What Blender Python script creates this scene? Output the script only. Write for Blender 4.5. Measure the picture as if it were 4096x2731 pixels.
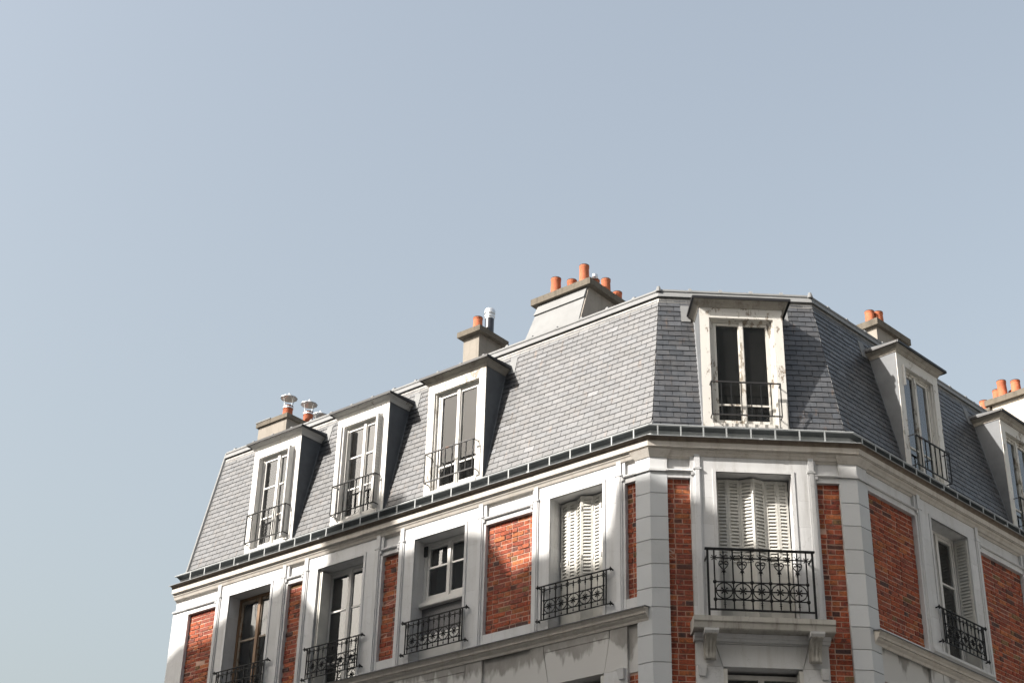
import bpy, bmesh, math, random
from mathutils import Vector, Matrix
random.seed(7)
R=random.Random(11)
scene=bpy.context.scene
for o in list(bpy.data.objects): bpy.data.objects.remove(o)
col=scene.collection
rad=math.radians

# ------------------------------------------------------------------ camera
ZO=1.6                                   # eye height; facade heights below are measured from the eye
F_PX=6449.0; YAW,PIT,ROL=rad(1.5717),rad(29.0417),rad(1.6003)
fw=Vector((math.sin(YAW)*math.cos(PIT),math.cos(YAW)*math.cos(PIT),math.sin(PIT)))
rt=Vector((math.cos(YAW),-math.sin(YAW),0)); up=rt.cross(fw)
r2=math.cos(ROL)*rt+math.sin(ROL)*up; u2=-math.sin(ROL)*rt+math.cos(ROL)*up
cd=bpy.data.cameras.new('camera'); cam=bpy.data.objects.new('camera',cd); col.objects.link(cam)
m=Matrix((r2,u2,-fw)).transposed().to_4x4(); m.translation=(0,0,ZO); cam.matrix_world=m
cd.sensor_fit='HORIZONTAL'; cd.sensor_width=36; cd.lens=F_PX/4096*36; cd.clip_start=.1; cd.clip_end=3000
scene.camera=cam
def project(p):
    q=p-Vector((0,0,ZO)); z=q.dot(fw)
    return (2048+F_PX*q.dot(r2)/z, 1365.5-F_PX*q.dot(u2)/z)

# ------------------------------------------------------------------ sky and sun
SUN=Vector((2.25,1.0,-1.80)).normalized()        # direction the light travels
el=math.asin(-SUN.z)
w=bpy.data.worlds.new('World'); scene.world=w; w.use_nodes=True
nt=w.node_tree; bg=nt.nodes['Background']
sky=nt.nodes.new('ShaderNodeTexSky'); sky.sky_type='NISHITA'; sky.sun_disc=False
sky.sun_elevation=el; sky.sun_rotation=math.atan2(-SUN.x,-SUN.y)
sky.air_density=1.9; sky.dust_density=7.0; sky.ozone_density=2.0; sky.altitude=60
hs=nt.nodes.new('ShaderNodeHueSaturation'); hs.inputs['Saturation'].default_value=.56; hs.inputs['Value'].default_value=1.0
nt.links.new(sky.outputs[0],hs.inputs['Color']); nt.links.new(hs.outputs[0],bg.inputs[0]); bg.inputs[1].default_value=.114
sl=bpy.data.lights.new('sun','SUN'); sl.energy=5.0; sl.angle=rad(.62); sl.color=(1,.94,.865)
so=bpy.data.objects.new('sun',sl); col.objects.link(so); so.rotation_euler=SUN.to_track_quat('-Z','Y').to_euler(); so.location=(-40,-20,60)
vs=scene.view_settings; vs.view_transform='Standard'; vs.look='None'; vs.exposure=1.0; vs.gamma=1; vs.use_curve_mapping=False
scene.render.engine='CYCLES'; scene.render.resolution_x=1024; scene.render.resolution_y=682
scene.cycles.max_bounces=6

# ------------------------------------------------------------------ materials
def new_mat(name):
    m=bpy.data.materials.new(name); m.use_nodes=True; n=m.node_tree
    return m,n,n.nodes['Principled BSDF']
def nd(n,t,**k):
    x=n.nodes.new(t)
    for a,b in k.items():
        if a.startswith('i_'):
            key=a[2:]; key=int(key) if key.isdigit() else key
            x.inputs[key].default_value=b
        else: setattr(x,a,b)
    return x
def ramp(n,src,stops):
    r=n.nodes.new('ShaderNodeValToRGB'); e=r.color_ramp.elements
    while len(e)<len(stops): e.new(.5)
    for k,(p,c) in enumerate(stops):
        e[k].position=p; e[k].color=(*c,1) if len(c)==3 else c
    n.links.new(src,r.inputs[0]); return r.outputs[0]
def pos_noise(n,scale,detail=4,rough=.6,stretch=(1,1,1)):
    g=n.nodes.new('ShaderNodeNewGeometry'); mp=nd(n,'ShaderNodeMapping'); mp.inputs['Scale'].default_value=stretch
    n.links.new(g.outputs['Position'],mp.inputs[0])
    t=nd(n,'ShaderNodeTexNoise'); t.inputs['Scale'].default_value=scale; t.inputs['Detail'].default_value=detail; t.inputs['Roughness'].default_value=rough
    n.links.new(mp.outputs[0],t.inputs['Vector']); return t.outputs[0]
def mix(n,fac,a,b,mode='MIX'):
    x=n.nodes.new('ShaderNodeMix'); x.data_type='RGBA'; x.blend_type=mode
    for sock,v in ((x.inputs[0],fac),(x.inputs[6],a),(x.inputs[7],b)):
        if hasattr(v,'links') or hasattr(v,'is_linked'): n.links.new(v,sock)
        elif isinstance(v,(int,float)): sock.default_value=v
        else: sock.default_value=(*v,1)
    return x.outputs[2]
def bump(n,b,h,strength=.3,dist=.01):
    x=n.nodes.new('ShaderNodeBump'); x.inputs['Strength'].default_value=strength; x.inputs['Distance'].default_value=dist
    n.links.new(h,x.inputs['Height']); n.links.new(x.outputs[0],b.inputs['Normal'])

def mat_stone(name,base,dirt,amount=.5,rough=.85,streak=True,scale=2.2):
    m,n,b=new_mat(name)
    a=pos_noise(n,scale,6,.65)
    f1=ramp(n,a,[(.35,(0,0,0)),(.75,(1,1,1))])
    st=pos_noise(n,3.2,5,.7,(2.6,2.6,.22))
    f2=ramp(n,st,[(.50,(0,0,0)),(.78,(1,1,1))])
    c=mix(n,f1,base,tuple(x*(1-.22*amount) for x in base))
    f2m=n.nodes.new('ShaderNodeMath'); f2m.operation='MULTIPLY'; f2m.inputs[1].default_value=amount if streak else amount*.3
    n.links.new(f2,f2m.inputs[0])
    c=mix(n,f2m.outputs[0],c,dirt)
    # hairline cracks
    g=n.nodes.new('ShaderNodeNewGeometry'); vo=nd(n,'ShaderNodeTexVoronoi',feature='DISTANCE_TO_EDGE'); vo.inputs['Scale'].default_value=1.7
    wv=nd(n,'ShaderNodeTexNoise'); wv.inputs['Scale'].default_value=5; wv.inputs['Detail'].default_value=5
    n.links.new(g.outputs['Position'],wv.inputs['Vector'])
    ad=n.nodes.new('ShaderNodeVectorMath'); ad.operation='MULTIPLY_ADD'; ad.inputs[1].default_value=(.35,.35,.35)
    n.links.new(wv.outputs['Color'],ad.inputs[0]); n.links.new(g.outputs['Position'],ad.inputs[2]); n.links.new(ad.outputs[0],vo.inputs['Vector'])
    ck=ramp(n,vo.outputs[0],[(.0,(1,1,1)),(.006,(0,0,0))])
    ck2=n.nodes.new('ShaderNodeMath'); ck2.operation='MULTIPLY'; ck2.inputs[1].default_value=.45*amount; n.links.new(ck,ck2.inputs[0])
    c=mix(n,ck2.outputs[0],c,tuple(x*.4 for x in dirt))
    oi=n.nodes.new('ShaderNodeObjectInfo'); c=mix(n,1.0,c,ramp(n,oi.outputs['Random'],[(0,(.92,.915,.905)),(1,(1.05,1.05,1.05))]),'MULTIPLY')
    n.links.new(c,b.inputs['Base Color']); b.inputs['Roughness'].default_value=rough
    b.inputs['Specular IOR Level'].default_value=.25
    bump(n,b,pos_noise(n,45,4,.6),.25,.004)
    return m
def mat_plain(name,c,rough=.6,metal=0,var=.15,scale=6,spec=.4,bs=.15,stretch=(1,1,1)):
    m,n,b=new_mat(name)
    f=ramp(n,pos_noise(n,scale,5,.65,stretch),[(.3,(0,0,0)),(.75,(1,1,1))])
    n.links.new(mix(n,f,tuple(x*(1+var) for x in c),tuple(x*(1-var) for x in c)),b.inputs['Base Color'])
    b.inputs['Roughness'].default_value=rough; b.inputs['Metallic'].default_value=metal; b.inputs['Specular IOR Level'].default_value=spec
    if bs: bump(n,b,pos_noise(n,60,3,.6),bs,.003)
    return m
def mat_peel(name,paint,wood,thr):
    m,n,b=new_mat(name)
    a=pos_noise(n,17,8,.74,(1,1,.4)); big=pos_noise(n,1.6,3,.55)
    s=n.nodes.new('ShaderNodeMath'); s.operation='MULTIPLY_ADD'; s.inputs[1].default_value=.55; n.links.new(big,s.inputs[0]); n.links.new(a,s.inputs[2])
    f=ramp(n,s.outputs[0],[(thr,(0,0,0)),(thr+.02,(1,1,1))])
    wn=ramp(n,pos_noise(n,20,5,.7,(1,1,.15)),[(.35,tuple(x*.55 for x in wood)),(.7,tuple(x*1.35 for x in wood))])
    n.links.new(mix(n,f,paint,wn),b.inputs['Base Color']); b.inputs['Roughness'].default_value=.6
    inv=n.nodes.new('ShaderNodeMath'); inv.operation='SUBTRACT'; inv.inputs[0].default_value=1; n.links.new(f,inv.inputs[1])
    bump(n,b,inv.outputs[0],.6,.004); return m

M={}
M['stone']=mat_stone('painted_stone',(.585,.592,.602),(.35,.34,.32),.55)
M['quoin']=mat_stone('quoin_stone',(.495,.512,.528),(.36,.365,.365),.25,streak=False)
M['dirt_shade']=mat_stone('dirt_and_shade_stone',(.20,.165,.135),(.08,.062,.05),.8,scale=4)  # brown dirt, with the shade below the drip put into the colour
M['cornice']=mat_stone('cornice_stone',(.54,.51,.47),(.30,.25,.20),.6,scale=3)
M['stone_fine']=mat_stone('balcony_stone',(.42,.405,.375),(.11,.105,.085),.85,scale=3.5)
def mat_stained():
    m,n,b=new_mat('rain_stained_stone')
    g=n.nodes.new('ShaderNodeNewGeometry'); sp=n.nodes.new('ShaderNodeSeparateXYZ'); n.links.new(g.outputs['Position'],sp.inputs[0])
    big=pos_noise(n,2.4,4,.6,(1,1,.35)); 
    ma=n.nodes.new('ShaderNodeMath'); ma.operation='MULTIPLY_ADD'; ma.inputs[1].default_value=1.5; ma.inputs[2].default_value=-8.42-.75
    n.links.new(big,ma.inputs[0])
    ad=n.nodes.new('ShaderNodeMath'); ad.operation='ADD'; n.links.new(ma.outputs[0],ad.inputs[0]); n.links.new(sp.outputs[2],ad.inputs[1])
    f=ramp(n,ad.outputs[0],[(.0,(0,0,0)),(.10,(1,1,1))])
    st=ramp(n,pos_noise(n,3,5,.7,(1,1,.4)),[(.3,(.20,.193,.182)),(.7,(.33,.32,.305))])
    n.links.new(mix(n,f,(.50,.495,.485),st),b.inputs['Base Color']); b.inputs['Roughness'].default_value=.9
    bump(n,b,pos_noise(n,45,4,.6),.25,.004); return m
M['stained']=mat_stained()
M['mortar']=mat_plain('mortar',(.46,.30,.235),.95,0,.25,7)
def mat_vcol(name,rough,spec,blotch=None,streaks=False,bumps=.5,bd=.006,rustk=False):
    m,n,b=new_mat(name)
    a=nd(n,'ShaderNodeAttribute',attribute_name='col')
    c=a.outputs['Color']
    if blotch:
        f=ramp(n,pos_noise(n,13,5,.62),[(.555,(0,0,0)),(.64,(.72,.72,.72))])
        c=mix(n,f,c,blotch)
        f2=ramp(n,pos_noise(n,38,4,.7),[(.42,(.62,.62,.62)),(.68,(1.3,1.3,1.3))]); c=mix(n,1.0,c,f2,'MULTIPLY')
    if streaks:
        # lime wash streaks and a few rust runs, long down the slope
        f=ramp(n,pos_noise(n,5,6,.72,(2.2,2.2,.35)),[(.5,(0,0,0)),(.88,(.28,.28,.28))]); c=mix(n,f,c,(.22,.215,.21))
        f=ramp(n,pos_noise(n,2.1,5,.7,(5,5,.55)),[(.60,(0,0,0)),(.70,(.7,.7,.7))]); c=mix(n,f,c,(.11,.07,.045))
        f2=ramp(n,pos_noise(n,30,4,.7),[(.35,(.85,.85,.85)),(.7,(1.15,1.15,1.15))]); c=mix(n,1.0,c,f2,'MULTIPLY')
    n.links.new(c,b.inputs['Base Color']); b.inputs['Specular IOR Level'].default_value=spec
    rr=ramp(n,pos_noise(n,11,4,.6),[(.3,(rough-.07,)*3),(.7,(rough+.08,)*3)]); n.links.new(rr,b.inputs['Roughness'])
    bump(n,b,pos_noise(n,55,5,.7),bumps,bd); return m
M['brick']=mat_vcol('brick',.85,.25,(.055,.04,.04),False,.7,.008)
M['slate']=mat_vcol('slate',.47,.8,None,True,.35,.004)
M['gutter']=mat_plain('shaded_gutter_zinc',(.055,.06,.062),.6,0,.35,4,.3,.1,(1,1,.3))  # zinc darkened in colour for the shadow under the gutter bead
M['bounce_limestone']=mat_stone('bounce_limestone',(.55,.54,.51),(.42,.40,.37),.3)  # paler than the other houses so the unseen side block bounces more sun
M['deck']=mat_plain('roof_felt',(.03,.03,.032),.9)
M['zinc']=mat_plain('zinc',(.30,.315,.32),.6,.1,.18,5,.5,.1,(1,1,.5))
M['zinc_roof']=mat_plain('weathered_zinc',(.185,.19,.193),.8,0,.12,3,.5,.1)
M['zinc_dark']=mat_plain('dark_zinc',(.10,.108,.118),.62,0,.2,4,.5,.1)
M['lead']=mat_plain('dull_lead',(.24,.235,.225),.6,.2,.3,9,.5,.3,(2,2,.5))
M['black']=mat_plain('black_edge',(.018,.018,.02),.5)
M['iron']=mat_plain('black_iron',(.008,.009,.010),.6,0,.3,15,.25,.3)
M['iron_rust']=mat_peel('rusty_iron',(.02,.02,.022),(.14,.065,.035),.92)
M['white']=mat_plain('white_paint',(.60,.59,.57),.5,0,.07,8)
M['greywhite']=mat_plain('old_white_paint',(.48,.475,.455),.55,0,.12,6)
M['shutter']=mat_plain('shutter_paint',(.52,.51,.475),.55,0,.12,5)
M['peel']=mat_peel('peeling_paint',(.60,.585,.545),(.30,.26,.21),.86)
M['peel_bad']=mat_peel('badly_peeling_paint',(.62,.605,.57),(.28,.235,.185),.885)
M['peel_light']=mat_peel('lightly_peeling_paint',(.64,.63,.605),(.28,.23,.17),.93)
M['brownwood']=mat_plain('brown_wood',(.19,.115,.065),.55,0,.3,12,.4,.2,(1,1,.2))
M['brownpale']=mat_peel('worn_brown_wood',(.30,.25,.20),(.20,.12,.065),.80)
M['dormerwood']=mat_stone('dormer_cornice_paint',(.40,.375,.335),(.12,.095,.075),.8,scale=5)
M['terracotta']=mat_plain('terracotta',(.40,.125,.062),.8,0,.28,9,.3,.3)
M['terracotta_old']=mat_plain('old_terracotta',(.31,.095,.05),.85,0,.35,11,.3,.3)
M['concrete']=mat_stone('chimney_concrete',(.145,.128,.105),(.035,.032,.026),.9,.95,scale=14)
M['render']=mat_stone('chimney_render',(.26,.238,.21),(.13,.115,.095),.7)
M['cream']=mat_stone('cream_render',(.50,.455,.395),(.38,.33,.27),.4)
M['soot']=mat_plain('soot',(.05,.032,.026),.95,0,.4,20)
M['galv']=mat_plain('galvanised',(.62,.63,.64),.38,.75,.2,12,.5,.1)
M['alu']=mat_plain('crumpled_foil',(.62,.62,.64),.32,.85,.3,30,.5,1.0)
M['flue']=mat_plain('black_flue',(.03,.032,.042),.3,.1,.15,5,.6,0)
M['interior']=mat_plain('dimmed_room_plaster',(.09,.085,.08),.9)  # dimness of the rooms put into the colour so the panes look dark
M['asphalt']=mat_plain('asphalt',(.055,.055,.056),.9,0,.25,8)
M['paving']=mat_plain('paving',(.27,.26,.245),.9,0,.2,5)
M['limestone']=mat_stone('limestone',(.34,.335,.325),(.25,.245,.235),.4)
M['bark']=mat_plain('bark',(.085,.07,.055),.9,0,.3,20)
M['grille']=None
def mat_glass(name,tint=(.9,.93,.92),ior=2.1,dust=.008):
    m,n,b=new_mat(name); n.nodes.remove(b); out=n.nodes['Material Output']
    tr=n.nodes.new('ShaderNodeBsdfTransparent'); tr.inputs[0].default_value=(*tint,1)
    gl=n.nodes.new('ShaderNodeBsdfGlossy'); gl.inputs['Roughness'].default_value=.015; gl.inputs[0].default_value=(.97,.98,1,1)
    fr=n.nodes.new('ShaderNodeFresnel'); fr.inputs[0].default_value=ior
    bp=n.nodes.new('ShaderNodeBump'); bp.inputs['Strength'].default_value=.06; bp.inputs['Distance'].default_value=.02
    n.links.new(pos_noise(n,1.6,2,.5),bp.inputs['Height']); n.links.new(bp.outputs[0],gl.inputs['Normal'])
    mx=n.nodes.new('ShaderNodeMixShader'); n.links.new(fr.outputs[0],mx.inputs[0]); n.links.new(tr.outputs[0],mx.inputs[1]); n.links.new(gl.outputs[0],mx.inputs[2])
    df=n.nodes.new('ShaderNodeBsdfDiffuse'); df.inputs[0].default_value=(.4,.4,.39,1)
    m2=n.nodes.new('ShaderNodeMixShader')
    f=ramp(n,pos_noise(n,7,5,.7,(1,1,.5)),[(.3,(dust*.4,)*3),(.8,(dust*1.8,)*3)]); n.links.new(f,m2.inputs[0])
    n.links.new(mx.outputs[0],m2.inputs[1]); n.links.new(df.outputs[0],m2.inputs[2]); n.links.new(m2.outputs[0],out.inputs[0]); return m
M['glass']=mat_glass('window_glass')
M['glass_dusty']=mat_glass('dusty_window_glass',(.78,.79,.78),1.55,.02)
def mat_grille():
    m,n,b=new_mat('pierced_metal')
    tc=n.nodes.new('ShaderNodeTexCoord'); ck=nd(n,'ShaderNodeTexChecker'); ck.inputs['Scale'].default_value=110
    ck.inputs[1].default_value=(.03,.03,.035,1); ck.inputs[2].default_value=(.20,.20,.21,1)
    n.links.new(tc.outputs['Object'],ck.inputs[0]); n.links.new(ck.outputs[0],b.inputs['Base Color']); b.inputs['Roughness'].default_value=.5; return m
M['grille']=mat_grille()
M['curtain_grey']=mat_plain('grey_curtain',(.21,.205,.19),.9,0,.1,3,.1,0)
M['curtain_green']=mat_plain('pale_green_blind',(.24,.265,.225),.9,0,.05,2,.1,0)
M['curtain_white']=mat_plain('net_curtain',(.46,.46,.455),.9,0,.06,3,.1,0)
def mat_towel():
    m,n,b=new_mat('checked_cloth'); tc=n.nodes.new('ShaderNodeTexCoord')
    def lines(rot):
        mp=nd(n,'ShaderNodeMapping'); mp.inputs['Rotation'].default_value=rot; n.links.new(tc.outputs['Object'],mp.inputs[0])
        wv=nd(n,'ShaderNodeTexWave'); wv.inputs['Scale'].default_value=9; n.links.new(mp.outputs[0],wv.inputs[0])
        return ramp(n,wv.outputs[1],[(.86,(0,0,0)),(.93,(1,1,1))])
    c=mix(n,lines((0,0,0)),(.55,.5,.5),(.42,.12,.16)); c=mix(n,lines((0,rad(90),0)),c,(.42,.12,.16))
    n.links.new(c,b.inputs['Base Color']); b.inputs['Roughness'].default_value=.9; return m
M['towel']=mat_towel()

# ------------------------------------------------------------------ facade frames
A,B=rad(41.843),rad(43.3035); XL,XR,D0=2.4765,5.3229,20.0
uL=Vector((-math.cos(A),math.sin(A),0)); nL=Vector((-math.sin(A),-math.cos(A),0))
uR=Vector((math.cos(B),math.sin(B),0)); nR=Vector((math.sin(B),-math.cos(B),0))
uC=Vector((1,0,0)); nC=Vector((0,-1,0)); CW=XR-XL
QL=Vector((XL,D0,ZO)); QR=Vector((XR,D0,ZO)); ZV=Vector((0,0,1))
FAC={'L':(QL,uL,nL),'C':(QL,uC,nC),'R':(QR,uR,nR)}
def P(f,s,o,z):
    q,u,n=FAC[f]; return q+u*s+n*o+ZV*z
def VL(o,z): return QL+(nL+nC)*(o/(1+nL.dot(nC)))+ZV*z
def VR(o,z): return QR+(nR+nC)*(o/(1+nR.dot(nC)))+ZV*z
HL=-(nC.dot(uL))/(1+nL.dot(nC)); HR=-(nC.dot(uR))/(1+nR.dot(nC))     # hip shift along s per unit of -o
LEND,REND=9.96,8.6
def fac_rot(f):
    q,u,n=FAC[f]; r=-u if f=='L' else u
    return math.atan2(r.y,r.x)

WORLD={}
def world_of(o): return WORLD.get(o.name,Vector((0,0,0)))
def register(o,name,parent,wpos,rotz=0,kind=None):
    col.objects.link(o)
    if parent is not None: o.parent=parent; o.location=wpos-world_of(parent)
    else: o.location=wpos
    o.rotation_euler=(0,0,rotz)
    WORLD[o.name]=Vector(wpos)
    if kind: o['kind']=kind
    return o
def tag(o,label,cat,group=None,kind=None):
    o['label']=label; o['category']=cat
    if group: o['group']=group
    if kind: o['kind']=kind
    return o
def thing(name,wpos,label,cat,group=None):
    o=bpy.data.objects.new(name,None); o.empty_display_size=.3
    register(o,name,None,Vector(wpos)); return tag(o,label,cat,group)

class MB:
    def __init__(s): s.v=[];s.f=[];s.c=[]
    def add(s,vs,fs,c=None):
        k=len(s.v); s.v+= [Vector(x) for x in vs]; s.f+=[tuple(i+k for i in f) for f in fs]; s.c+=[c]*len(fs); return s
    def hexa(s,p,c=None):       # p: 4 bottom, 4 top in the same order
        return s.add(p,[(0,1,2,3),(4,5,6,7),(0,1,5,4),(1,2,6,5),(2,3,7,6),(3,0,4,7)],c)
    def box(s,f,s0,s1,o0,o1,z0,z1,c=None):
        return s.hexa([P(f,s0,o0,z0),P(f,s1,o0,z0),P(f,s1,o1,z0),P(f,s0,o1,z0),P(f,s0,o0,z1),P(f,s1,o0,z1),P(f,s1,o1,z1),P(f,s0,o1,z1)],c)
    def wbox(s,x0,x1,y0,y1,z0,z1):
        return s.hexa([(x0,y0,z0),(x1,y0,z0),(x1,y1,z0),(x0,y1,z0),(x0,y0,z1),(x1,y0,z1),(x1,y1,z1),(x0,y1,z1)])
    def frustum(s,f,a,za,b,zb):   # a,b: (s0,s1,o0,o1)
        def r(t,z): return [P(f,t[0],t[2],z),P(f,t[1],t[2],z),P(f,t[1],t[3],z),P(f,t[0],t[3],z)]
        return s.hexa(r(a,za)+r(b,zb))
    def prism(s,lo,hi,c=None):
        n=len(lo); fs=[tuple(range(n)),tuple(range(n,2*n))]+[(i,(i+1)%n,(i+1)%n+n,i+n) for i in range(n)]
        return s.add(list(lo)+list(hi),fs,c)
    def poly_s(s,f,pts,o0,o1):    # polygon in (s,z), thick in o
        return s.prism([P(f,a,o0,z) for a,z in pts],[P(f,a,o1,z) for a,z in pts])
    def poly_o(s,f,pts,s0,s1):    # polygon in (o,z), long in s
        return s.prism([P(f,s0,o,z) for o,z in pts],[P(f,s1,o,z) for o,z in pts])
    def tube(s,pts,r,n=6,closed=False,r_end=None):
        pts=[Vector(p) for p in pts]; N=len(pts); rings=[]
        for i,p in enumerate(pts):
            if closed: t=pts[(i+1)%N]-pts[i-1]
            else: t=pts[min(i+1,N-1)]-pts[max(i-1,0)]
            t.normalize(); a=Vector((0,0,1)) if abs(t.z)<.9 else Vector((1,0,0))
            x=t.cross(a).normalized(); y=t.cross(x)
            rr=r if r_end is None else r+(r_end-r)*i/max(1,N-1)
            rings.append([p+(x*math.cos(2*math.pi*k/n)+y*math.sin(2*math.pi*k/n))*rr for k in range(n)])
        vs=[q for g in rings for q in g]; fs=[]
        for i in range(N if closed else N-1):
            j=(i+1)%N
            fs+=[(i*n+k,i*n+(k+1)%n,j*n+(k+1)%n,j*n+k) for k in range(n)]
        if not closed: fs+=[tuple(range(n)),tuple(range((N-1)*n,N*n))]
        return s.add(vs,fs)
    def lathe(s,c,prof,n=14,caps=True):
        c=Vector(c); vs=[];fs=[]
        for r,z in prof: vs+=[c+Vector((r*math.cos(2*math.pi*k/n),r*math.sin(2*math.pi*k/n),z)) for k in range(n)]
        for i in range(len(prof)-1): fs+=[(i*n+k,i*n+(k+1)%n,(i+1)*n+(k+1)%n,(i+1)*n+k) for k in range(n)]
        if caps: fs+=[tuple(range(n)),tuple(range((len(prof)-1)*n,len(prof)*n))]
        return s.add(vs,fs)
    def ball(s,c,r,n=8,k=5):
        return s.lathe(c,[(max(r*math.sin(math.pi*i/k),r*.05),-r*math.cos(math.pi*i/k)) for i in range(k+1)],n)
    def ring(s,prof,sl=LEND,sr=REND,parts='LCR',closed=True):
        """sweep a (o,z) profile round the mitred facades"""
        st=[]
        if 'L' in parts: st.append([P('L',sl,o,z) for o,z in prof])
        st.append([VL(o,z) for o,z in prof]); st.append([VR(o,z) for o,z in prof])
        if 'R' in parts: st.append([P('R',sr,o,z) for o,z in prof])
        if parts=='L': st=st[:2]
        if parts=='C': pass
        if parts=='R': st=st[-2:]
        n=len(prof); vs=[q for g in st for q in g]; fs=[]
        for i in range(len(st)-1):
            for k in range(n if closed else n-1):
                j=(k+1)%n; fs.append((i*n+k,i*n+j,(i+1)*n+j,(i+1)*n+k))
        if closed: fs+=[tuple(range(n)),tuple(range((len(st)-1)*n,len(st)*n))]
        return s.add(vs,fs)
    def mesh(s,name,mat,smooth=False,center=None,rotz=0):
        c=center
        if c is None:
            lo=[min(v[i] for v in s.v) for i in range(3)]; hi=[max(v[i] for v in s.v) for i in range(3)]
            c=Vector([(a+b)/2 for a,b in zip(lo,hi)])
        rm=Matrix.Rotation(-rotz,3,'Z') if rotz else None
        me=bpy.data.meshes.new(name)
        me.from_pydata([(rm@(v-c) if rm else v-c) for v in s.v],[],s.f)
        me.materials.append(M[mat] if isinstance(mat,str) else mat)
        bm=bmesh.new(); bm.from_mesh(me); bmesh.ops.recalc_face_normals(bm,faces=bm.faces)
        bm.to_mesh(me); bm.free()
        if any(x is not None for x in s.c):
            at=me.color_attributes.new('col','FLOAT_COLOR','CORNER')
            data=[]
            for p in me.polygons:
                cc=s.c[p.index] or (.2,.2,.2)
                data+=[*cc,1.0]*p.loop_total
            at.data.foreach_set('color',data)
        if smooth:
            me.polygons.foreach_set('use_smooth',[True]*len(me.polygons))
            try: me.set_sharp_from_angle(angle=rad(38))
            except Exception: pass
        return me,c
    def build(s,name,mat,parent=None,smooth=False,kind=None):
        me,c=s.mesh(name,mat,smooth); o=bpy.data.objects.new(name,me)
        return register(o,name,parent,c,0,kind)
def place(mesh,name,parent,wpos,rotz=0):
    o=bpy.data.objects.new(name,mesh); return register(o,name,parent,Vector(wpos),rotz)
def local_mesh(name,mb,mat,smooth=False):
    return mb.mesh(name,mat,smooth,center=Vector((0,0,0)))[0]

# ------------------------------------------------------------------ ground
g=MB().wbox(-700,700,-700,900,-.5,0).build('ground','asphalt'); g['kind']='structure'
pv=MB().prism([P('L',14,-9,-ZO),P('L',14,2.2,-ZO),VL(2.2,-ZO),VR(2.2,-ZO),P('R',14,2.2,-ZO),P('R',14,-9,-ZO)],
              [P('L',14,-9,-ZO+.14),P('L',14,2.2,-ZO+.14),VL(2.2,-ZO+.14),VR(2.2,-ZO+.14),P('R',14,2.2,-ZO+.14),P('R',14,-9,-ZO+.14)]).build('pavement','paving'); pv['kind']='structure'

# ------------------------------------------------------------------ the corner building
BASE=P('C',CW/2,-4,-ZO+.14)
BLD=thing('corner_building',BASE,'red brick and pale stone corner house with slate mansard roof','building')
GZ=-ZO+.142
# ---- interior floors and back walls
def plan(o0,ob,z):
    return [P('L',LEND-.02,o0,z),VL(o0,z),VR(o0,z),P('R',REND-.02,o0,z),P('R',REND-.02,ob,z),P('C',CW/2,-11.5,z),P('L',LEND-.02,ob,z)]
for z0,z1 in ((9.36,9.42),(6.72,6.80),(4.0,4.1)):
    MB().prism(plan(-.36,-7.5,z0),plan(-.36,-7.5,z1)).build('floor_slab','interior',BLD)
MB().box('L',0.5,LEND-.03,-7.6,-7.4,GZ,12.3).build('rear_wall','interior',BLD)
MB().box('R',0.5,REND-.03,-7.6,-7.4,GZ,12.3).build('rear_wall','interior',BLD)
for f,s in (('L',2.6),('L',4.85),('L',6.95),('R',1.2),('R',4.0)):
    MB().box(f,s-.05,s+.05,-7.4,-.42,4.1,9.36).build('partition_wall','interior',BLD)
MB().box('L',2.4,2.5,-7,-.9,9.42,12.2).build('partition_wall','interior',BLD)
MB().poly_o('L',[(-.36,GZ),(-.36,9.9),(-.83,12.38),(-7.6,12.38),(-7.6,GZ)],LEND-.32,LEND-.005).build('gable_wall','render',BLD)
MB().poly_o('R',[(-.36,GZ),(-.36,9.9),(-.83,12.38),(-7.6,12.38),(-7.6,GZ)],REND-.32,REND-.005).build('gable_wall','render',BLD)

# ---- bays
BAYS={'L':[('brick',.24,.417),('win',.417,2.05,.797,1.726),('brick',2.05,2.925),('win',2.925,4.67,3.327,4.337),('brick',4.67,5.01),
           ('win',5.01,6.766,5.412,6.426),('brick',6.766,7.114),('win',7.114,8.85,7.512,8.52),('brick',8.85,9.554),('end',9.554,LEND)],
      'C':[('brick',.238,.554),('win',.554,2.286,.903,1.937),('brick',2.286,2.60)],
      'R':[('brick',.247,1.45),('win',1.45,3.217,1.86,2.876),('brick',3.217,4.5),('win',4.5,6.25,4.9,5.9),('brick',6.25,REND)]}
ZS={'L':dict(bb=7.43,st=7.245,op=7.26),'C':dict(bb=None,st=7.06,op=7.06),'R':dict(bb=7.14,st=7.045,op=7.16)}
BT=9.105; HEAD=9.21; FT=9.47; LOW=3.4          # brick top, window head, frieze top, base of detailed zone
bricks=[]
PAL=[(.33,.080,.040),(.29,.066,.035),(.37,.102,.05),(.25,.06,.038),(.38,.125,.05),(.32,.09,.052),(.27,.082,.056),(.35,.088,.04)]
DARK=[(.11,.05,.04),(.13,.055,.042),(.09,.052,.047),(.21,.12,.055)]
def brick_panel(f,s0,s1,z0,z1,phase=0):
    h=.0724; row=0; z=z1-h+.004
    while z>z0-.03:
        zb=max(z,z0); x=s0-(0 if (row+phase)%2 else .115)-R.uniform(0,.015); k=(row+phase)%2
        while x<s1:
            L=(.208 if k%2==0 else .1)*R.uniform(.96,1.04); a=max(x,s0+.002); b=min(x+L,s1-.002)
            if b-a>.022:
                c=R.choice(DARK) if R.random()<.07 else R.choice(PAL); t=R.uniform(.82,1.18); c=tuple(v*t for v in c)
                bricks.append((f,a,b,zb+R.uniform(0,.003),z+h-.0105+R.uniform(-.002,.002),-.06+R.uniform(-.005,.005),c,R.uniform(-.003,.003),R.uniform(-.003,.003)))
            x+=L+.0105; k+=1
        z-=h; row+=1
MT=MB()
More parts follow.
